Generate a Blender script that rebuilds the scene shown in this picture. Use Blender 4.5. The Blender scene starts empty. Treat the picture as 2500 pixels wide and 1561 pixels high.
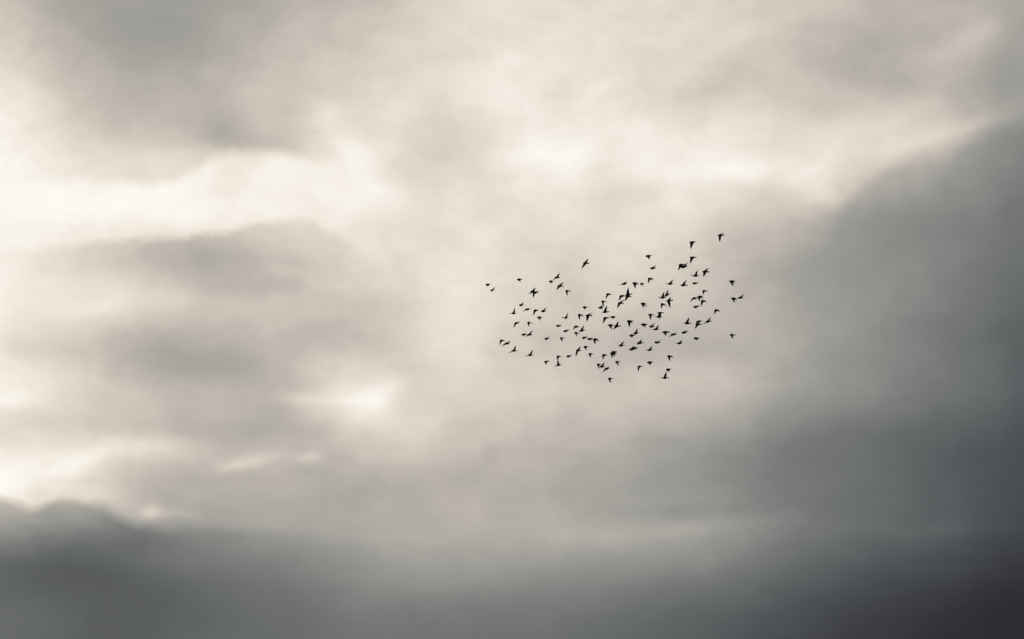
import bpy, math, random
import numpy as np
from mathutils import Vector, Matrix

scene = bpy.context.scene
R = math.radians
random.seed(7)

# ---------------------------------------------------------------- camera
PITCH = 16.0                       # the lens looks up at the clouds
LENS, SENSOR = 85.0, 36.0
PW, PH = 2500.0, 1561.0            # size of the photograph
K = SENSOR / LENS / PW             # tangent of one photo pixel
EYE = Vector((0.0, 0.0, 1.65))
cam_data = bpy.data.cameras.new("camera")
cam_data.lens = LENS
cam_data.sensor_width = SENSOR
cam_data.clip_start = 0.1
cam_data.clip_end = 5000.0
cam = bpy.data.objects.new("camera", cam_data)
scene.collection.objects.link(cam)
cam.location = EYE
cam.rotation_euler = (R(90.0 + PITCH), 0.0, 0.0)
scene.camera = cam

RIGHT = Vector((1.0, 0.0, 0.0))
UP = Vector((0.0, -math.sin(R(PITCH)), math.cos(R(PITCH))))
FWD = Vector((0.0, math.cos(R(PITCH)), math.sin(R(PITCH))))


def ray(x, y):
    return FWD + RIGHT * ((x - PW / 2) * K) + UP * ((PH / 2 - y) * K)


def azel(x, y):
    d = ray(x, y).normalized()
    return math.degrees(math.atan2(d.x, d.y)), math.degrees(math.asin(d.z))


def pixel_of(az, el):
    a, e = R(az), R(el)
    d = Vector((math.sin(a) * math.cos(e), math.cos(a) * math.cos(e), math.sin(e)))
    f = d.dot(FWD)
    return PW / 2 + d.dot(RIGHT) / f / K, PH / 2 - d.dot(UP) / f / K


# ---------------------------------------------------------------- world: an overcast sky
SUN_AZ, SUN_EL = -15.0, 19.0       # the sun stands behind the bright gap on the left
world = bpy.data.worlds.new("World")
scene.world = world
world.use_nodes = True
nt = world.node_tree
nt.nodes.clear()


def node(kind, **kw):
    n = nt.nodes.new(kind)
    for k_, v_ in kw.items():
        setattr(n, k_, v_)
    return n


def put(sock, v):
    if isinstance(v, bpy.types.NodeSocket):
        nt.links.new(v, sock)
    else:
        sock.default_value = v


def m(op, a, b=None, c=None, clamp=False):
    n = node("ShaderNodeMath", operation=op, use_clamp=clamp)
    put(n.inputs[0], a)
    if b is not None:
        put(n.inputs[1], b)
    if c is not None:
        put(n.inputs[2], c)
    return n.outputs[0]


def curve(x, pts, raw=False):
    """Float curve through pts; x in 0..1, values stored as (v + 0.5) / 2 so that they stay in 0..1."""
    n = node("ShaderNodeFloatCurve")
    n.mapping.use_clip = True
    c = n.mapping.curves[0]
    c.points[0].location = (pts[0][0], (pts[0][1] + 0.5) / 2)
    c.points[1].location = (pts[-1][0], (pts[-1][1] + 0.5) / 2)
    for px_, py_ in pts[1:-1]:
        c.points.new(px_, (py_ + 0.5) / 2)
    n.mapping.update()
    put(n.inputs["Value"], x)
    return n.outputs[0] if raw else m("MULTIPLY_ADD", n.outputs[0], 2.0, -0.5)


def noise(vec, scale, detail=4.0, rough=0.5, w=None):
    n = node("ShaderNodeTexNoise", noise_dimensions="3D")
    put(n.inputs["Vector"], vec)
    n.inputs["Scale"].default_value = scale
    n.inputs["Detail"].default_value = detail
    n.inputs["Roughness"].default_value = rough
    return n


def sstep(x, lo, hi):
    n = node("ShaderNodeMapRange", interpolation_type="SMOOTHSTEP")
    put(n.inputs["Value"], x)
    n.inputs["From Min"].default_value = lo
    n.inputs["From Max"].default_value = hi
    return n.outputs["Result"]


tc = node("ShaderNodeTexCoord")
sep = node("ShaderNodeSeparateXYZ")
nt.links.new(tc.outputs["Generated"], sep.inputs[0])
DEG = 180.0 / math.pi
az0 = m("MULTIPLY", m("ARCTAN2", sep.outputs[0], sep.outputs[1]), DEG)
el0 = m("MULTIPLY", m("ARCSINE", sep.outputs[2]), DEG)


def azel_vec(a, e, sa, se, off=0.0):
    c = node("ShaderNodeCombineXYZ")
    put(c.inputs[0], m("MULTIPLY", a, sa))
    put(c.inputs[1], m("MULTIPLY", e, se))
    c.inputs[2].default_value = off
    return c.outputs[0]


# turbulence: the cloud field is bent by two scales of noise
wn = noise(azel_vec(az0, el0, 1.0, 1.7, 3.1), 0.42, 4.0, 0.55)
ws = node("ShaderNodeSeparateXYZ")
nt.links.new(wn.outputs["Color"], ws.inputs[0])
az = m("ADD", az0, m("MULTIPLY_ADD", ws.outputs[0], 1.5, -0.75))
el = m("ADD", el0, m("MULTIPLY_ADD", ws.outputs[1], 0.7, -0.35))

# brightness of the cloud deck: rows run down the sky, columns from left to right
COLS = [125.0 * i for i in range(21)]
ROWS = [120.0 * j for j in range(14)]
CHART = np.array([
    [77, 68, 64, 62, 64, 67, 71, 74, 81, 86, 89, 87, 86, 86, 84, 81, 79, 74, 72, 68, 64],
    [83, 74, 66, 64, 65, 70, 76, 79, 84, 86, 89, 90, 88, 87, 84, 81, 73, 70, 71, 72, 62],
    [92, 84, 75, 71, 73, 75, 78, 85, 84, 88, 91, 89, 89, 87, 82, 81, 77, 75, 76, 67, 61],
    [96, 90, 83, 81, 78, 78, 83, 90, 85, 84, 92, 94, 93, 92, 93, 89, 90, 88, 80, 62, 52],
    [98, 98, 97, 97, 97, 96, 96, 95, 88, 88, 89, 92, 88, 92, 90, 83, 84, 62, 55, 51, 46],
    [94, 89, 84, 79, 76, 76, 79, 89, 87, 88, 86, 83, 87, 85, 76, 70, 61, 56, 53, 48, 43],
    [95, 91, 88, 84, 79, 77, 78, 80, 84, 89, 86, 80, 81, 79, 75, 68, 61, 56, 51, 46, 40],
    [90, 82, 76, 69, 68, 71, 74, 74, 82, 88, 79, 77, 74, 71, 68, 67, 59, 53, 48, 43, 36],
    [94, 88, 80, 74, 71, 70, 78, 91, 83, 83, 80, 78, 76, 76, 73, 64, 57, 51, 46, 42, 34],
    [86, 83, 82, 80, 74, 71, 72, 79, 80, 76, 74, 71, 69, 63, 57, 51, 46, 42, 38, 34, 29],
    [97, 92, 81, 73, 71, 69, 67, 66, 67, 68, 68, 66, 63, 59, 54, 48, 44, 40, 36, 32, 28],
    [46, 38, 40, 47, 52, 55, 60, 62, 66, 66, 66, 65, 64, 61, 57, 49, 43, 38, 34, 30, 24],
    [40, 37, 34, 34, 38, 41, 45, 50, 52, 53, 51, 50, 48, 45, 41, 36, 31, 27, 23, 19, 16],
    [38, 35, 33, 35, 38, 40, 41, 42, 42, 42, 41, 40, 38, 35, 33, 29, 25, 21, 18, 16, 15]],
    dtype=float) / 100.0


def catmull(p, t):
    return 0.5 * (2 * p[1] + (p[2] - p[0]) * t + (2 * p[0] - 5 * p[1] + 4 * p[2] - p[3]) * t * t
                  + (3 * p[1] - p[0] - 3 * p[2] + p[3]) * t ** 3)


def chart(x, y):
    fx = min(max(x / 125.0, 0.0), 19.999)
    fy = min(max(y / 120.0, 0.0), 12.999)
    i, j = int(fx), int(fy)
    rows = []
    for jj in range(j - 1, j + 3):
        r_ = CHART[min(max(jj, 0), 13)]
        rows.append(catmull([r_[min(max(ii, 0), 20)] for ii in range(i - 1, i + 3)], fx - i))
    return catmull(rows, fy - j)


AZ0, AZ1 = -13.5, 13.5
EL0, EL1, NE = 8.0, 24.4, 17
NA = 28
H = (EL1 - EL0) / (NE - 1)
grid = np.array([[chart(*pixel_of(AZ0 + (AZ1 - AZ0) * i / (NA - 1), EL0 + H * j)) for i in range(NA)] for j in range(NE)])
BM = np.zeros((NE, NE))
for j in range(NE):
    BM[j, j] += 4 / 6
    BM[j, max(j - 1, 0)] += 1 / 6
    BM[j, min(j + 1, NE - 1)] += 1 / 6
coef = np.clip(np.linalg.solve(BM, grid), -0.2, 1.25)


def b3(t):
    t = abs(t)
    if t < 1:
        return 2 / 3 - t * t + t ** 3 / 2
    return (2 - t) ** 3 / 6 if t < 2 else 0.0


B3PTS = [(i / 32.0, 2 * b3(i / 8.0 - 2.0) - 0.5) for i in range(33)]      # read back raw: no remap
u = m("MULTIPLY_ADD", az, 1.0 / (AZ1 - AZ0), -AZ0 / (AZ1 - AZ0), clamp=True)
elc = m("MINIMUM", m("MAXIMUM", el, EL0), EL1)
tone = None
for j in range(-1, NE + 1):
    row = coef[min(max(j, 0), NE - 1)]
    val = curve(u, [(i / (NA - 1), float(row[i])) for i in range(NA)], raw=True)
    wt = curve(m("MULTIPLY_ADD", elc, 1 / (4 * H), 0.5 - (EL0 + H * j) / (4 * H), clamp=True), B3PTS, raw=True)
    tone = m("MULTIPLY", val, wt) if tone is None else m("MULTIPLY_ADD", val, wt, tone)
tone = m("MULTIPLY_ADD", tone, 2.0, -0.5)

# crisp rims of the cloud banks: a rim line over azimuth, and how much it contrasts
RIMS = [
    # lower rim of the bright gap on the left (bright above)
    (1, 0.17, [(0, 600, 3), (80, 608, 5), (150, 602, 8), (300, 588, 13), (450, 580, 16), (560, 563, 14), (650, 545, 12),
               (720, 535, 11), (800, 560, 8), (870, 605, 4), (930, 640, 0)]),
    # upper rim of the same gap (dark above)
    (-1, 0.22, [(0, 430, 0), (150, 440, 5), (300, 445, 10), (400, 450, 9), (480, 412, 8), (530, 378, 12), (620, 374, 13), (700, 376, 13),
                (780, 395, 5), (850, 380, 0)]),
    # rim of the dark bank that climbs to the right
    (1, 0.30, [(1480, 440, 0), (1600, 445, 6), (1700, 456, 7), (1770, 440, 7), (1850, 455, 8), (1950, 472, 8), (2040, 506, 9),
               (2110, 450, 10), (2170, 408, 11), (2235, 380, 11), (2310, 376, 11), (2365, 345, 11), (2430, 318, 9), (2500, 304, 8)]),
    # rim of the low dark bank at the bottom left
    (1, 0.20, [(0, 1220, 22), (45, 1228, 22), (85, 1246, 22), (120, 1230, 22), (165, 1222, 22), (235, 1232, 20), (300, 1266, 17),
               (350, 1288, 13), (450, 1292, 9), (600, 1298, 7), (750, 1308, 5), (900, 1340, 3), (1050, 1380, 0)]),
]
ripple = m("MULTIPLY_ADD", noise(azel_vec(az0, el0, 1.0, 1.0, 9.0), 1.9, 2.0, 0.45).outputs[0], 0.30, -0.15)
for sign, width, pts in RIMS:
    ae = [azel(p[0], p[1]) for p in pts]
    a0, a1 = ae[0][0], ae[-1][0]
    uu = m("MULTIPLY_ADD", az0, 1 / (a1 - a0), -a0 / (a1 - a0), clamp=True)
    e_lo = min(e for _, e in ae) - 1.0
    e_sp = max(e for _, e in ae) - e_lo + 1.0
    line = curve(uu, [((a - a0) / (a1 - a0), (e - e_lo) / e_sp) for a, e in ae])
    amp = curve(uu, [((a - a0) / (a1 - a0), p[2] / 100.0) for (a, _), p in zip(ae, pts)])
    d = m("SUBTRACT", m("ADD", el0, ripple), m("MULTIPLY_ADD", line, e_sp, e_lo))
    stepd = m("SUBTRACT", sstep(d, -width, width), sstep(d, -1.1, 1.1))
    tone = m("MULTIPLY_ADD", m("MULTIPLY", stepd, amp), float(sign), tone)

# small bright gaps and thick knots: centre, half-width, half-height, tilt, strength
SPOTS = [
    # upper left
    (809, 281, 36, 34, -20, 7), (852, 372, 34, 52, 20, 4), (905, 440, 46, 30, -20, 3), (950, 468, 40, 18, -15, 3),
    (1035, 385, 70, 50, 0, -3), (537, 315, 60, 44, -30, -6), (620, 350, 110, 16, 0, -4), (975, 265, 48, 34, 0, 4), (640, 260, 60, 45, 0, 3),
    (1182, 578, 40, 26, 0, 4), (330, 515, 300, 46, 0, 3), (690, 660, 42, 15, 0, 4), (590, 705, 120, 24, 0, -3), (490, 645, 140, 44, 2, -6), (330, 745, 140, 20, 4, 3),
    (370, 90, 90, 120, -35, -2),
    # upper right
    (1215, 192, 62, 40, 0, 4), (1362, 408, 80, 46, -10, 3), (1330, 360, 90, 30, 0, 2), (1487, 482, 85, 36, 0, -5), (1446, 232, 42, 13, 30, 3), (1580, 312, 42, 30, 20, 3),
    (1611, 150, 90, 40, 0, -2), (1700, 235, 90, 40, 0, -3), (1810, 180, 60, 40, 0, -2), (2062, 140, 95, 50, 0, -3), (2215, 95, 70, 34, 0, -2), (2195, 206, 62, 32, 0, -4),
    (2030, 282, 110, 24, 6, -4), (1830, 420, 190, 20, 0, 4), (1642, 478, 34, 22, -30, 3), (2360, 103, 75, 22, 22, 4), (2440, 190, 80, 46, 20, -3),
    (2395, 292, 70, 18, 15, 5), (2290, 325, 70, 24, 10, 5),
    # lower left
    (745, 1116, 32, 13, 0, 9), (615, 1122, 62, 14, 14, 8), (565, 1140, 40, 12, 20, 4), (365, 1250, 22, 17, 0, 12), (420, 1252, 50, 10, -4, 5),
    (385, 1102, 60, 20, 6, 5), (260, 1098, 110, 20, 4, 4), (190, 1125, 60, 24, 20, 5), (30, 977, 60, 18, 6, 5), (885, 966, 58, 22, 8, 6), (750, 977, 70, 12, 0, 6), (900, 985, 30, 16, 0, 4),
    (765, 1046, 90, 20, 0, -4), (450, 1046, 240, 20, 0, -4), (430, 1172, 120, 34, 0, -5), (150, 1175, 60, 10, 0, -4), (490, 880, 130, 44, -6, -3),
    (1125, 760, 70, 50, 0, 2),
    # lower right
    (1694, 908, 100, 36, 0, 4), (1310, 945, 110, 26, 0, 2), (1947, 830, 110, 36, 10, 3), (1700, 1292, 150, 22, 2, 5), (1430, 1310, 260, 18, 0, 2),
    (1620, 1252, 170, 18, 0, -3), (1165, 1250, 40, 24, 0, 2), (2330, 1290, 200, 16, 0, 2),
]
half = azel_vec(m("ADD", az, az0), m("ADD", el, el0), 0.5, 0.5)
for x, y, rx, ry, tilt, s in SPOTS:
    a, e = azel(x, y)
    pxd = K * DEG
    mp = node("ShaderNodeMapping", vector_type="TEXTURE")
    put(mp.inputs["Vector"], half)
    mp.inputs["Location"].default_value = (a, e, 0)
    mp.inputs["Rotation"].default_value = (0, 0, R(tilt))
    mp.inputs["Scale"].default_value = (rx * pxd, ry * pxd, 1)
    r2 = node("ShaderNodeVectorMath", operation="DOT_PRODUCT")
    nt.links.new(mp.outputs[0], r2.inputs[0])
    nt.links.new(mp.outputs[0], r2.inputs[1])
    tone = m("MULTIPLY_ADD", m("POWER", 0.5, r2.outputs["Value"]), s / 100.0, tone)

# the rest of the sky: broken cloud that is brighter towards the sun and grey elsewhere
sun_dir = Vector((math.sin(R(SUN_AZ)) * math.cos(R(SUN_EL)), math.cos(R(SUN_AZ)) * math.cos(R(SUN_EL)), math.sin(R(SUN_EL))))
dot = node("ShaderNodeVectorMath", operation="DOT_PRODUCT")
nt.links.new(tc.outputs["Generated"], dot.inputs[0])
dot.inputs[1].default_value = sun_dir
glow = m("POWER", m("MAXIMUM", dot.outputs["Value"], 0.0), 14.0)
big = noise(azel_vec(az0, el0, 1.0, 2.0, 0.0), 0.06, 5.0, 0.5).outputs[0]
# the same trend as in view: dark low bank, brighter above, darker to the right, lit around the sun
rest = m("MULTIPLY_ADD", sstep(el0, 5.0, 19.0), 0.32, m("MULTIPLY_ADD", glow, 0.16, 0.33))
rest = m("MULTIPLY_ADD", m("MULTIPLY", sstep(az0, 0.0, 22.0), sstep(az0, 150.0, 50.0)), -0.15, rest)
rest = m("MULTIPLY_ADD", m("SUBTRACT", big, 0.5), 0.55, rest)
wob = m("MULTIPLY_ADD", big, 16.0, -8.0)           # an uneven seam, so that one cloud field passes into the other
inside = m("MULTIPLY", sstep(m("ADD", az0, wob), AZ0 - 22.0, AZ0 + 1.0), sstep(m("ADD", az0, wob), AZ1 + 22.0, AZ1 - 1.0))
inside = m("MULTIPLY", inside, m("MULTIPLY", sstep(el0, EL0 - 6.0, EL0), sstep(m("ADD", el0, wob), EL1 + 8.0, EL1 - 1.0)))
frame = m("MULTIPLY", m("MULTIPLY", sstep(az0, AZ0 - 9.0, AZ0), sstep(az0, AZ1 + 9.0, AZ1)),
          m("MULTIPLY", sstep(el0, EL0 - 6.0, EL0), sstep(el0, EL1 + 6.0, EL1)))
inside = m("MAXIMUM", inside, frame)
tone = m("MULTIPLY_ADD", m("SUBTRACT", tone, rest), inside, rest)
# fine cloud texture
fine = noise(azel_vec(az, el, 1.0, 1.5, 5.0), 1.05, 6.0, 0.55).outputs[0]
tone = m("MULTIPLY_ADD", m("SUBTRACT", fine, 0.5), m("MULTIPLY_ADD", sstep(tone, 0.4, 0.8), 0.085, 0.035), tone)
tone = m("MINIMUM", m("MAXIMUM", tone, 0.02), 1.0)


def lin(c):
    c = c / 255.0
    return c / 12.92 if c <= 0.04045 else ((c + 0.055) / 1.055) ** 2.4


ramp = node("ShaderNodeValToRGB")
ramp.color_ramp.interpolation = "LINEAR"
STOPS = [(0.10, 26, 28, 34), (0.17, 43, 45, 51), (0.22, 56, 58, 62), (0.30, 76, 79, 82), (0.38, 96, 100, 101), (0.46, 118, 120, 119),
         (0.53, 138, 139, 135), (0.60, 156, 155, 149), (0.67, 176, 171, 164), (0.73, 193, 185, 176), (0.80, 212, 203, 191),
         (0.87, 229, 220, 208), (0.94, 244, 237, 227), (1.0, 253, 250, 243)]
cr = ramp.color_ramp
while len(cr.elements) > 1:
    cr.elements.remove(cr.elements[-1])
cr.elements[0].position = STOPS[0][0]
cr.elements[0].color = (*[lin(c) for c in STOPS[0][1:]], 1)
for s in STOPS[1:]:
    e_ = cr.elements.new(s[0])
    e_.color = (*[lin(c) for c in s[1:]], 1)
put(ramp.inputs[0], tone)

SKY_STRENGTH = 0.1
sky = node("ShaderNodeTexSky", sky_type="NISHITA")
sky.sun_disc = False
sky.sun_elevation = R(SUN_EL)
sky.sun_rotation = R(SUN_AZ)
deck = node("ShaderNodeVectorMath", operation="SCALE")
nt.links.new(ramp.outputs[0], deck.inputs[0])
deck.inputs["Scale"].default_value = 1.0 / SKY_STRENGTH
cover = node("ShaderNodeMix", data_type="RGBA")
cover.inputs["Factor"].default_value = 0.995        # almost closed cloud cover under the clear sky
nt.links.new(sky.outputs[0], cover.inputs[6])
nt.links.new(deck.outputs[0], cover.inputs[7])
bg = node("ShaderNodeBackground")
nt.links.new(cover.outputs[2], bg.inputs["Color"])
bg.inputs["Strength"].default_value = SKY_STRENGTH
out = node("ShaderNodeOutputWorld")
nt.links.new(bg.outputs[0], out.inputs[0])

world.cycles.sampling_method = "MANUAL"
world.cycles.sample_map_resolution = 256

# ---------------------------------------------------------------- sun behind cloud
sun_data = bpy.data.lights.new("sun", "SUN")
sun_data.energy = 0.7
sun_data.angle = R(12)
sun_data.color = (1.0, 0.95, 0.87)
sun = bpy.data.objects.new("sun", sun_data)
scene.collection.objects.link(sun)
sun.rotation_euler = sun_dir.to_track_quat("Z", "Y").to_euler()

scene.render.engine = "CYCLES"
scene.view_settings.view_transform = "Standard"
scene.view_settings.look = "None"
scene.view_settings.exposure = 0.0
scene.view_settings.gamma = 1.0

# ---------------------------------------------------------------- plumage
def plumage(name, dark, light, rough, trans):
    mat = bpy.data.materials.new(name)
    mat.use_nodes = True
    t = mat.node_tree
    b = t.nodes["Principled BSDF"]
    o = t.nodes["Material Output"]
    c = t.nodes.new("ShaderNodeTexCoord")
    n = t.nodes.new("ShaderNodeTexNoise")
    n.inputs["Scale"].default_value = 60.0
    n.inputs["Detail"].default_value = 4.0
    t.links.new(c.outputs["Object"], n.inputs["Vector"])
    r = t.nodes.new("ShaderNodeValToRGB")
    r.color_ramp.elements[0].position = 0.35
    r.color_ramp.elements[0].color = (*dark, 1)
    r.color_ramp.elements[1].position = 0.68
    r.color_ramp.elements[1].color = (*light, 1)
    t.links.new(n.outputs["Fac"], r.inputs[0])
    t.links.new(r.outputs[0], b.inputs["Base Color"])
    b.inputs["Roughness"].default_value = rough
    b.inputs["Specular IOR Level"].default_value = 0.2
    if trans:
        tr = t.nodes.new("ShaderNodeBsdfTranslucent")
        tr.inputs["Color"].default_value = (0.10, 0.085, 0.07, 1)
        mx = t.nodes.new("ShaderNodeMixShader")
        mx.inputs[0].default_value = trans
        t.links.new(b.outputs[0], mx.inputs[1])
        t.links.new(tr.outputs[0], mx.inputs[2])
        t.links.new(mx.outputs[0], o.inputs["Surface"])
    return mat


BODY = plumage("dark_plumage", (0.004, 0.004, 0.004), (0.012, 0.011, 0.010), 0.6, 0)
FLIGHT = plumage("flight_feathers", (0.006, 0.005, 0.0045), (0.016, 0.014, 0.012), 0.6, 0.25)

# ---------------------------------------------------------------- a bird, posed
# axial position from beak to tail (share of the length), half-width and half-height in units of length / 15.5
RINGS = [(0.0, .12, .12), (.035, .46, .50), (.07, 1.0, 1.1), (.12, 1.36, 1.5), (.175, 1.55, 1.72), (.24, 1.9, 2.1),
         (.33, 2.1, 2.4), (.42, 2.1, 2.45), (.51, 1.9, 2.2), (.59, 1.6, 1.85), (.67, 1.25, 1.4), (.75, 1.1, 1.0), (.84, 1.5, .6),
         (.93, 2.1, .34), (1.0, 2.5, .2)]
W0, W1 = 4, 9                       # the wing grows out of the flank between these rings
NSEG = 10


def flight_bird(label, B, T, N, F):
    """A bird from where its beak, tail end and two wing tips stand in the picture; depth follows from its real size."""
    cx, cy = (B[0] + T[0]) / 2, (B[1] + T[1]) / 2
    P = lambda p: Vector((p[0] - cx, cy - p[1], 0.0))
    b, t = P(B), P(T)
    d2 = (t - b).length
    L = max(15.5, d2)
    wz = min(math.sqrt(max(L * L - d2 * d2, 0.0)), 0.62 * L)
    b.z, t.z = -wz / 2, wz / 2      # the flock flies to the left and away
    L = (t - b).length
    fwd = (b - t).normalized()
    S = b.lerp(t, 0.34)
    back = Vector((t.x - b.x, t.y - b.y, 0)).normalized()
    nt_, ft_ = (P(N) if N else None), (P(F) if F else None)
    if nt_ is None:
        up_ = (ft_ - S) if ft_ else Vector((0, 0, 0))
        nt_ = Vector((S.x, S.y, 0)) + Vector((up_.x, up_.y, 0)) * 0.18 + back * 3.0
    if ft_ is None:
        dn_ = nt_ - S
        ft_ = Vector((S.x, S.y, 0)) + Vector((dn_.x, dn_.y, 0)) * 0.12 + back * 5.0
    LW = 14.5
    reach = max(math.hypot(p_.x - S.x, p_.y - S.y) for p_ in (nt_, ft_))
    stout = 1.14 + 0.16 * min(max((10.5 - reach) / 4.0, 0.0), 1.0)     # a bird with closed wings looks plumper
    for p_, sg in ((nt_, 1), (ft_, -1)):
        dd = math.hypot(p_.x - S.x, p_.y - S.y)
        p_.z = S.z + sg * max(math.sqrt(max(LW * LW - dd * dd, 0.0)) * 0.85, 1.0)
    side = (nt_ - ft_)
    side = side - fwd * side.dot(fwd)
    side = side.normalized() if side.length > 1e-3 else Vector((0, 0, 1))
    base = Vector((0, 0.30, 0.95))                # seen from below: the belly side shows a little
    base = base - fwd * base.dot(fwd)
    side = (side * 0.6 + base.normalized() * 0.4)
    side = (side - fwd * side.dot(fwd)).normalized()
    top = fwd.cross(side).normalized()
    if top.y < 0 and abs(top.y) > 0.7:
        top = -top
    sc = L / 15.5 * stout

    verts, faces, mats = [], [], []
    ringv = []
    for f, hw, hh in RINGS:
        c = b.lerp(t, f) - top * (0.25 * sc * math.sin(math.pi * min(f / 0.7, 1.0)))
        ids = []
        for j in range(NSEG):
            a = R(18 + 36 * j)
            ids.append(len(verts))
            verts.append(c + side * (math.cos(a) * hw * sc) + top * (math.sin(a) * hh * sc))
        ringv.append(ids)
    for i in range(len(RINGS) - 1):
        for j in range(NSEG):
            k = (j + 1) % NSEG
            if W0 <= i < W1 and j in (9, 4):
                continue
            faces.append((ringv[i][j], ringv[i + 1][j], ringv[i + 1][k], ringv[i][k]))
            mats.append(0)
    faces.append(tuple(ringv[0]))
    faces.append(tuple(reversed(ringv[-1])))
    mats += [0, 0]

    nk = W1 - W0 + 1
    for tip, uj, lj, sgn in ((nt_, 0, 9, 1), (ft_, 4, 5, -1)):
        up_ids = [ringv[i][uj] for i in range(W0, W1 + 1)]
        lo_ids = [ringv[i][lj] for i in range(W0, W1 + 1)]
        mid = [(verts[a_] + verts[b_]) / 2 for a_, b_ in zip(up_ids, lo_ids)]
        le0, te0 = mid[0], mid[-1]
        span = (tip - (le0 + te0) / 2)
        sl = span.length
        cl = le0.lerp(tip, 0.5) + fwd * (0.16 * sl) + side * (sgn * 0.06 * sl)
        ct = te0.lerp(tip, 0.45) - fwd * (0.01 * sl) + side * (sgn * 0.05 * sl)
        prev_u, prev_l = up_ids, lo_ids
        for s in (0.14, 0.30, 0.47, 0.64, 0.80, 0.92, 0.985):
            le = le0 * (1 - s) ** 2 + cl * (2 * s * (1 - s)) + tip * s * s
            te = te0 * (1 - s) ** 2 + ct * (2 * s * (1 - s)) + tip * s * s
            le = le + fwd * (0.25 * sc * (1 - s))
            ch = te - le
            nrm = span.cross(ch)
            nrm = nrm.normalized() if nrm.length > 1e-5 else top
            if nrm.dot(top) < 0:
                nrm = -nrm
            th = (0.55 * (1 - s) ** 1.5 + 0.09) * sc
            cu, cl_ = [], []
            for k in range(nk):
                q = k / (nk - 1)
                tk = th * (0.25 + 1.0 * math.sin(math.pi * (0.12 + 0.80 * q)) * (1 - 0.55 * q))
                camber = nrm * (0.10 * ch.length * math.sin(math.pi * q))
                pt = le + ch * q + camber
                cu.append(len(verts))
                verts.append(pt + nrm * tk)
                cl_.append(len(verts))
                verts.append(pt - nrm * tk)
            for k in range(nk - 1):
                faces.append((prev_u[k], prev_u[k + 1], cu[k + 1], cu[k]))
                faces.append((prev_l[k + 1], prev_l[k], cl_[k], cl_[k + 1]))
                mats += [1, 1]
            faces.append((prev_l[0], prev_u[0], cu[0], cl_[0]))
            faces.append((prev_u[-1], prev_l[-1], cl_[-1], cu[-1]))
            mats += [1, 1]
            prev_u, prev_l = cu, cl_
        faces.append(tuple(prev_u) + tuple(reversed(prev_l)))
        mats.append(1)

    dist = 80.0 + random.uniform(-5.0, 5.0)
    unit = 1.05 * K * dist                                   # metres for one unit of the figure
    frame = Matrix((fwd, side, top)).transposed()     # columns: beak, left wing, back
    inv = frame.transposed()
    me = bpy.data.meshes.new("bird")
    me.from_pydata([tuple(inv @ v * unit) for v in verts], [], faces)
    me.materials.append(BODY)
    me.materials.append(FLIGHT)
    me.polygons.foreach_set("material_index", mats)
    me.polygons.foreach_set("use_smooth", [True] * len(faces))
    me.update()
    o = bpy.data.objects.new("bird", me)
    scene.collection.objects.link(o)
    camf = Matrix((RIGHT, UP, -FWD)).transposed()
    rot = camf @ frame
    o.matrix_world = Matrix.Translation(EYE + ray(cx, cy) * dist) @ rot.to_4x4()
    o["label"] = label
    o["category"] = "bird"
    o["group"] = "flock of dark birds in flight"
    return o


# where each patch of the flock lies in the photograph: left, top, enlargement
PATCH = {"A": (1170, 660, 15.12), "B": (1210, 740, 15.12), "C": (1210, 810, 15.12), "D": (1320, 620, 15.12)}
for key, ox, oy in (("E", 1360, 740), ("G", 1360, 800), ("H", 1440, 860), ("I", 1320, 850), ("J", 1455, 680), ("K", 1455, 740),
                    ("L", 1455, 800), ("M", 1560, 610), ("N", 1560, 680), ("O", 1560, 740), ("P", 1560, 800), ("Q", 1560, 860),
                    ("R", 1650, 560), ("S", 1640, 610), ("T", 1660, 680), ("U", 1660, 740), ("V", 1640, 800), ("W", 1730, 670),
                    ("X", 1730, 770)):
    PATCH[key] = (ox, oy, 20.16)

_ = None
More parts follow.
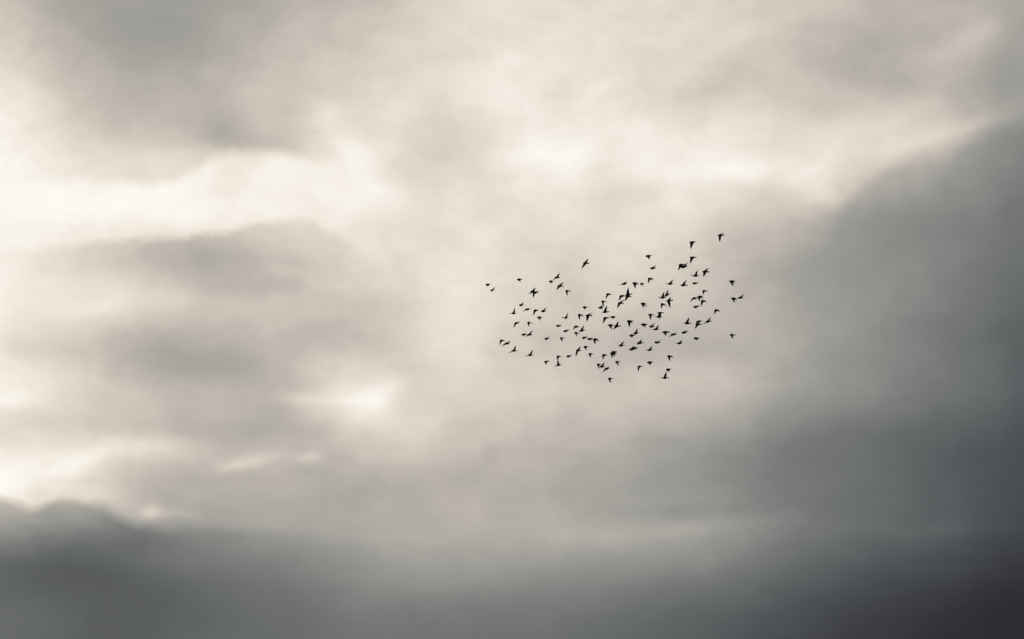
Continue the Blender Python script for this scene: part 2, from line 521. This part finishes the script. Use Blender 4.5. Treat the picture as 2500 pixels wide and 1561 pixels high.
# patch, beak, tail end, near wing tip, far wing tip, label
BIRDS = [
    # left wing of the flock
    ("A", (235, 548), (415, 512), (370, 597), (402, 488), "compact bird with closed wings at the far left end of the flock"),
    ("A", (410, 755), (565, 715), _, (592, 608), "bird just below right of the leftmost bird, one wing swept up"),
    ("A", (1395, 345), (1592, 340), (1552, 437), _, "small arrow-shaped bird alone at the upper left, above the star-shaped pair"),
    ("A", (1888, 785), (2120, 805), (1848, 888), (2085, 642), "left bird of the star-shaped overlapping pair at the upper left, wing raised"),
    ("A", (1975, 810), (2168, 838), (2000, 1025), (2235, 762), "right bird of the star-shaped overlapping pair at the upper left, wing hanging down"),
    ("A", (1465, 1290), (1645, 1292), _, (1640, 1180), "crescent-winged bird directly above the upright-winged bird on the left side"),
    ("B", (590, 380), (760, 385), (490, 388), (716, 178), "bird on the left side with one wing straight up, body level"),
    ("B", (1090, 240), (1275, 232), (1015, 318), (1258, 178), "thin bird seen edge-on, right of the upright-winged bird on the left side"),
    ("B", (1395, 285), (1590, 260), (1405, 468), _, "hook-shaped bird with wing down, between thin edge-on bird and crescent-winged bird"),
    ("B", (1675, 300), (1865, 310), _, (1878, 165), "bird with one curved raised wing, right of the hook-shaped bird at left"),
    ("B", (1535, 530), (1725, 535), (1672, 658), (1702, 575), "broad-winged bird just below the curved-wing bird on the left side"),
    ("B", (700, 735), (865, 745), (672, 925), (905, 683), "bird with one wing drooping and one back, below the upright-winged bird at left"),
    ("B", (1170, 715), (1330, 745), (1238, 888), (1398, 783), "boomerang-shaped bird in the left part, above the touching pair of birds"),
    ("B", (955, 1165), (1137, 1175), (1045, 1217), (1142, 1108), "plump fish-shaped bird on the left of the touching pair, lower left part"),
    ("B", (1175, 1165), (1348, 1185), (1100, 1250), (1370, 1010), "long-winged bird on the right of the touching pair, lower left part"),
    ("B", (1805, 1330), (1982, 1298), (1890, 1377), (1995, 1243), "small fish-shaped bird alone, right of the touching pair at lower left"),
    ("C", (160, 322), (330, 335), (165, 492), (403, 366), "boomerang-shaped bird at the lower left corner of the flock"),
    ("C", (335, 430), (520, 450), (240, 545), (555, 332), "long-winged diving bird right behind the lower left corner bird"),
    ("C", (605, 700), (780, 705), (480, 798), (747, 505), "bird with one wing high and one forward, below the lower left corner birds"),
    ("C", (1195, 865), (1385, 860), (1065, 917), (1378, 665), "bird with thin raised wing at the bottom left, apart from all others"),
    # upper left
    ("D", (1565, 340), (1790, 355), (1525, 548), (1772, 180), "cross-shaped bird with both wings spread, alone above the left half"),
    ("D", (525, 865), (712, 880), (460, 970), (708, 695), "long-winged bird climbing, upper of the three close birds below the cross-shaped bird"),
    ("D", (310, 1020), (482, 1020), (407, 1107), _, "small arrowhead bird left of the two spread-winged birds at the upper left"),
    ("D", (620, 1180), (837, 1205), (592, 1338), (843, 1045), "broad spread-winged bird below the small arrowhead bird, upper left"),
    ("D", (915, 1365), (1080, 1378), (998, 1557), (1168, 1416), "boomerang-shaped bird right below the broad spread-winged bird at the upper left"),
    # left of centre
    ("E", (345, 735), (548, 735), (200, 688), (542, 470), "bird with one wing up and one pointing forward, left of centre"),
    ("E", (1255, 210), (1512, 210), (1392, 338), (1595, 226), "small stubby bird with wings down, above the two boomerang birds left of centre"),
    ("E", (1025, 575), (1270, 600), (1125, 848), (1350, 685), "rounded boomerang bird left of the big spread-winged bird, left of centre"),
    ("E", (1395, 620), (1725, 620), (1480, 918), (1768, 476), "big bird with both wings spread, just right of the rounded boomerang bird"),
    ("E", (-50, 1120), (195, 1138), (85, 1203), (250, 1070), "small fish-shaped bird left of the oval bird, left of centre"),
    ("E", (298, 1402), (600, 1350), (400, 1440), (655, 1276), "oval bird gliding with wings half closed, left of the arched bird"),
    ("E", (845, 1150), (1100, 1182), (792, 1320), (1180, 1200), "arched bird with both wings drooping, above a dark arrow-shaped bird left of centre"),
    ("E", (1090, 1382), (1388, 1338), (1040, 1418), (1332, 1105), "bird with one broad wing raised, right of the arched bird"),
    ("G", (848, 250), (1080, 290), (1005, 440), (1155, 332), "dark arrow-shaped bird directly under the arched bird, left of centre"),
    ("G", (140, 530), (350, 505), (292, 710), (430, 537), "thin crescent-shaped bird below the oval bird, left of centre"),
    ("G", (1225, 510), (1468, 495), (1332, 592), (1520, 408), "plump bird at the left end of the row of three in a line"),
    ("G", (1482, 553), (1775, 588), (1600, 608), (1795, 488), "middle bird of the row of three in a line, tail meeting the right one"),
    ("G", (1760, 580), (2045, 578), (1882, 832), (2082, 692), "right bird of the row of three in a line, wing hanging down"),
    ("G", (1298, 950), (1548, 955), (1467, 1123), (1568, 938), "fan-winged bird below the row of three, right of the cross-shaped bird"),
    ("G", (935, 1115), (1182, 1130), (935, 1432), (1175, 922), "cross-shaped bird with long vertical wings, lower left of centre"),
    ("G", (1550, 1310), (1778, 1300), (1662, 1480), _, "small arrow-shaped bird below the fan-winged bird, left of the feathery pair"),
    ("G", (455, 1425), (702, 1400), (582, 1492), (722, 1333), "small fish-shaped bird between the tall stacked pair and the lower cross-shaped bird"),
    ("I", (175, 675), (392, 680), (297, 830), (437, 606), "small bird at the bottom left, left of the tall stacked pair"),
    ("I", (785, 410), (1000, 422), (858, 640), (1135, 456), "upper bird of the tall stacked pair at the bottom left, wing hanging"),
    ("I", (770, 850), (1012, 825), (650, 928), (842, 560), "lower bird of the tall stacked pair at the bottom left, wing raised"),
    # bottom centre
    ("H", (605, 140), (860, 150), (650, 367), (925, 176), "boomerang-shaped bird just left of the feathery overlapping pair at the bottom"),
    ("L", (688, 1268), (975, 1315), (822, 1500), (982, 1380), "front bird of the feathery overlapping pair at the bottom, wings down"),
    ("L", (745, 1212), (1060, 1195), (917, 1428), (1052, 1308), "rear bird of the feathery overlapping pair at the bottom, wings down"),
    ("H", (345, 605), (556, 608), (480, 835), _, "left bird of the close touching pair at the bottom, wing down"),
    ("H", (480, 715), (748, 715), _, (738, 485), "right bird of the close touching pair at the bottom, wing up"),
    ("H", (720, 830), (967, 815), (640, 1000), (975, 692), "thin spread-winged bird below right of the close touching pair at the bottom"),
    ("H", (1252, 495), (1480, 462), (1452, 670), (1565, 472), "swift-shaped bird alone below the feathery pair at the bottom"),
    ("H", (898, 1300), (1132, 1312), (1050, 1525), (1215, 1326), "lowest bird of the flock left of centre, boomerang-shaped"),
    ("Q", (-60, 715), (160, 702), (-30, 958), (270, 706), "hook-shaped bird at the bottom middle, left of the stubby bottom bird"),
    # centre top
    ("J", (1262, 287), (1565, 238), (1105, 342), (1518, 134), "thin gliding bird at the top centre, left of the broad hanging-winged bird"),
    ("J", (1785, 235), (2098, 230), (1942, 506), (2092, 338), "bird with broad hanging wing at the top of the centre, right of gliding bird"),
    ("J", (2168, 265), (2372, 265), (2338, 403), (2398, 233), "small arrow-shaped bird at the top, between broad-winged bird and round-winged bird"),
    ("J", (508, 772), (760, 785), (487, 1012), (845, 786), "boomerang-shaped bird below left of the gliding bird, topmost in its left cluster"),
    ("J", (1148, 870), (1435, 870), (1130, 1100), (1415, 798), "bird touching the big star-shaped pair from the left, wing drooping"),
    ("J", (1450, 830), (1790, 765), _, (1600, 450), "bird with tall upright wing in the big star-shaped pair at the centre top"),
    ("J", (1440, 890), (1758, 892), (1422, 1130), _, "lower bird of the big star-shaped pair at the centre top, wing drooping"),
    ("J", (1078, 1200), (1348, 1247), (1062, 1482), (1402, 1056), "spread-winged bird directly under the big star-shaped pair"),
    ("J", (268, 1125), (480, 1142), (420, 1392), (615, 1166), "crescent bird whose wing tip meets the raised wing of the bird beneath it"),
    ("J", (108, 1440), (398, 1455), _, (365, 1290), "bird with curved wing up touching the crescent bird above it"),
    ("K", (328, 452), (645, 432), (262, 476), (560, 128), "bird with one tall broad wing up, right below the touching crescent pair"),
    # centre
    ("K", (348, 748), (652, 728), (362, 1012), (658, 710), "bird with long drooping wing, centre, left of the closed-wing bird"),
    ("K", (708, 692), (1002, 692), (897, 793), (1035, 673), "closed-wing leaf-shaped bird at the centre, right of the drooping-winged bird"),
    ("K", (578, 1095), (908, 1090), (788, 1305), _, "arrow-shaped bird at the centre, left of the spread bird with raised wing"),
    ("K", (888, 1162), (1215, 1128), (855, 1306), (1120, 898), "bird with raised and drooping wings at the centre, right of the arrow-shaped bird"),
    ("K", (1508, 895), (1848, 893), (1662, 1198), (1828, 1012), "bird alone at the centre, wing hanging straight down and notched tail"),
    ("N", (88, 1240), (362, 1240), (247, 1470), (420, 1395), "fan-winged bird alone, right of the big star-shaped pair, wings down"),
    ("O", (92, 1065), (440, 1055), (323, 1210), _, "dark arrowhead bird right of centre, left of the curved-winged bird"),
    ("L", (1840, 302), (2120, 262), _, (2060, 38), "bird with a sickle wing up and fish tail, above the small closed-wing bird"),
    ("L", (1638, 395), (1925, 385), (1793, 503), _, "small closed-wing bird directly under the fish-tailed bird right of centre"),
    ("L", (1122, 880), (1390, 896), _, (1388, 665), "bird with one sickle-shaped raised wing at the lower centre, apart from others"),
    ("L", (2015, 772), (2350, 748), (1985, 850), (2292, 572), "bird with broad raised wing touching the ragged dark pair, lower right of centre"),
    ("L", (1625, 1082), (1930, 1070), (1872, 1125), (1912, 893), "front bird of the ragged dark pair at the lower centre"),
    ("L", (1780, 1035), (2088, 994), _, _, "rear bird of the ragged dark pair at the lower centre, partly hidden"),
    # right of centre, top
    ("M", (322, 320), (655, 290), (532, 490), _, "dark arrowhead bird, higher of the two birds alone above the right half"),
    ("M", (538, 915), (860, 898), _, (856, 766), "crescent-winged bird, lower of the two birds alone above the right half"),
    ("S", (325, 775), (645, 705), (335, 1026), (470, 885), "left bird of the dark tangled pair at the upper right, wing down"),
    ("S", (430, 860), (822, 795), _, (808, 626), "right bird of the dark tangled pair at the upper right, wing up"),
    ("N", (440, 8), (690, 15), (478, 252), (745, 108), "round-winged arched bird at the top, right of the small arrow-shaped bird"),
    ("N", (1412, 266), (1700, 268), (1282, 262), (1692, 48), "bird with slim raised wing and forward wing, left of its broader look-alike"),
    ("N", (2058, 341), (2390, 330), (1965, 350), (2342, 82), "bird with broad raised wing, level body, left of the small closed-wing bird at right"),
    ("N", (1050, 955), (1338, 930), (925, 903), (1246, 652), "lower left bird of the pair with two raised wings, right of centre"),
    ("N", (1255, 872), (1540, 745), (1225, 935), (1442, 540), "upper right bird of the pair with two raised wings, fish tail"),
    ("N", (1342, 1110), (1665, 1085), (1552, 1452), (1605, 920), "big bird with fanned tail and wings spread, below the pair with raised wings"),
    ("N", (1068, 1255), (1300, 1292), (1122, 1498), (1400, 1393), "boomerang bird tucked left of the big fan-tailed bird"),
    ("O", (460, 575), (740, 592), (597, 835), (810, 622), "boomerang bird whose tail touches the stacked pair right of centre"),
    ("O", (905, 500), (1228, 478), (1040, 806), _, "upper bird of the stacked pair right of centre, wing hanging over the lower"),
    ("O", (858, 687), (1158, 660), (708, 692), (1010, 540), "lower bird of the stacked pair right of centre, body level"),
    ("O", (498, 1160), (772, 1165), _, (790, 990), "bird with curved raised wing between the dark arrowhead bird and the slim bird"),
    ("O", (728, 1302), (1004, 1284), (568, 1347), (994, 1072), "slim bird with thin raised wing, right below the curved-winged bird"),
    ("U", (228, 1000), (555, 1000), (142, 962), (466, 718), "bird with tall upright wing at the right, left of the two parallel birds"),
    # right of centre, bottom
    ("P", (1148, 235), (1510, 215), (1326, 402), (1622, 282), "largest dark bird with arched back at the lower right, beak left"),
    ("P", (1568, 350), (1870, 330), (1460, 474), (1870, 246), "thin edge-on bird right of the arched dark bird, lower right"),
    ("V", (472, 256), (805, 218), _, (802, 116), "plump bird with forked outline right of the thin edge-on bird, lower right"),
    ("P", (768, 736), (1058, 742), (775, 660), (1105, 612), "small bird with blurred double outline, below the slim bird at lower right"),
    ("V", (272, 788), (550, 750), (160, 800), (522, 604), "slim bird with raised wing below the plump forked bird, lower right"),
    ("P", (415, 1117), (685, 1080), (305, 1105), (668, 892), "slim bird with one wing up and one forward, right of the ragged pair"),
    ("Q", (1392, 207), (1650, 195), (1547, 452), (1745, 294), "boomerang-shaped bird at the bottom right, above the two lowest right birds"),
    ("V", (1068, 525), (1390, 528), (1247, 643), (1410, 553), "closed-wing leaf-shaped bird at the lower right, below the two parallel birds"),
    ("Q", (402, 520), (715, 488), (573, 635), _, "stubby bottom bird with wings down, right of the hook-shaped bottom bird"),
    ("Q", (1322, 875), (1598, 833), (1505, 972), _, "small leaf-shaped bird directly above the lowest bird with upright wing"),
    ("Q", (1160, 1277), (1458, 1262), (1040, 1236), (1360, 960), "lowest bird at the bottom right with one wing straight up"),
    # right side
    ("R", (2060, 300), (2380, 290), (2167, 625), (2378, 183), "topmost bird of the whole flock, one wing hanging straight down"),
    ("R", (662, 645), (1004, 624), (751, 975), (895, 748), "second highest bird, dark, wing hanging down, left below the topmost"),
    ("S", (880, 395), (1214, 370), (912, 685), (1137, 438), "bird with drooping wing just above the dark tangled pair at the upper right"),
    ("S", (1060, 1290), (1345, 1268), (918, 1242), (1277, 1005), "bird with thin upright wing and long forward wing, right of the tangled pair"),
    ("S", (1508, 1080), (1850, 1088), (1565, 1338), (1842, 895), "broad spread-winged bird with thick tail, right of the thin upright-winged bird"),
    ("T", (608, 235), (890, 252), _, (960, 185), "small closed-wing bird at the right, above the cluster of four"),
    ("T", (1105, 615), (1320, 620), (1160, 812), (1448, 674), "thin boomerang bird just above the overlapping pair in the right cluster"),
    ("T", (608, 970), (892, 975), (500, 1150), (880, 932), "left bird of the overlapping pair in the right cluster, thin drooping wing"),
    ("T", (855, 912), (1162, 880), (940, 1132), (1180, 1008), "right bird of the overlapping pair in the right cluster, rounded wings"),
    ("T", (1028, 1110), (1302, 1112), (1055, 1372), (1328, 1188), "bird with pointed drooping wing just below the overlapping pair in the right cluster"),
    ("T", (648, 1416), (970, 1374), (770, 1484), (984, 1308), "fish-shaped bird at the bottom of the right cluster, wings nearly closed"),
    ("U", (1692, 360), (1950, 352), (1698, 568), (2018, 453), "rounded arched bird alone at the right, above the bird with straight raised wing"),
    ("U", (1262, 927), (1560, 893), (1125, 1052), (1534, 708), "bird with raised wing and long low wing, right of the two parallel birds"),
    ("U", (798, 932), (1110, 880), (775, 1035), _, "upper of the two parallel birds on the right side"),
    ("U", (755, 1042), (1096, 1046), (742, 1272), _, "lower of the two parallel birds on the right side, wing drooping"),
    ("W", (1008, 350), (1314, 328), (1228, 592), (1336, 438), "bird near the right edge of the flock, wings down, above the touching pair"),
    ("W", (1112, 1190), (1385, 1188), (1288, 1402), (1422, 1294), "left bird of the touching pair at the right edge, wings down"),
    ("W", (1455, 1162), (1725, 1135), (1385, 1210), (1740, 978), "rightmost bird of the flock, wing raised, right half of a touching pair"),
    ("X", (1052, 970), (1300, 962), (1212, 1172), (1392, 1002), "bird alone at the lower right edge of the flock, wings down"),
]
for patch, B, T, N, F, label in BIRDS:
    ox, oy, s = PATCH[patch]
    f = lambda p: (ox + p[0] / s, oy + p[1] / s) if p else None
    flight_bird(label, f(B), f(T), f(N), f(F))
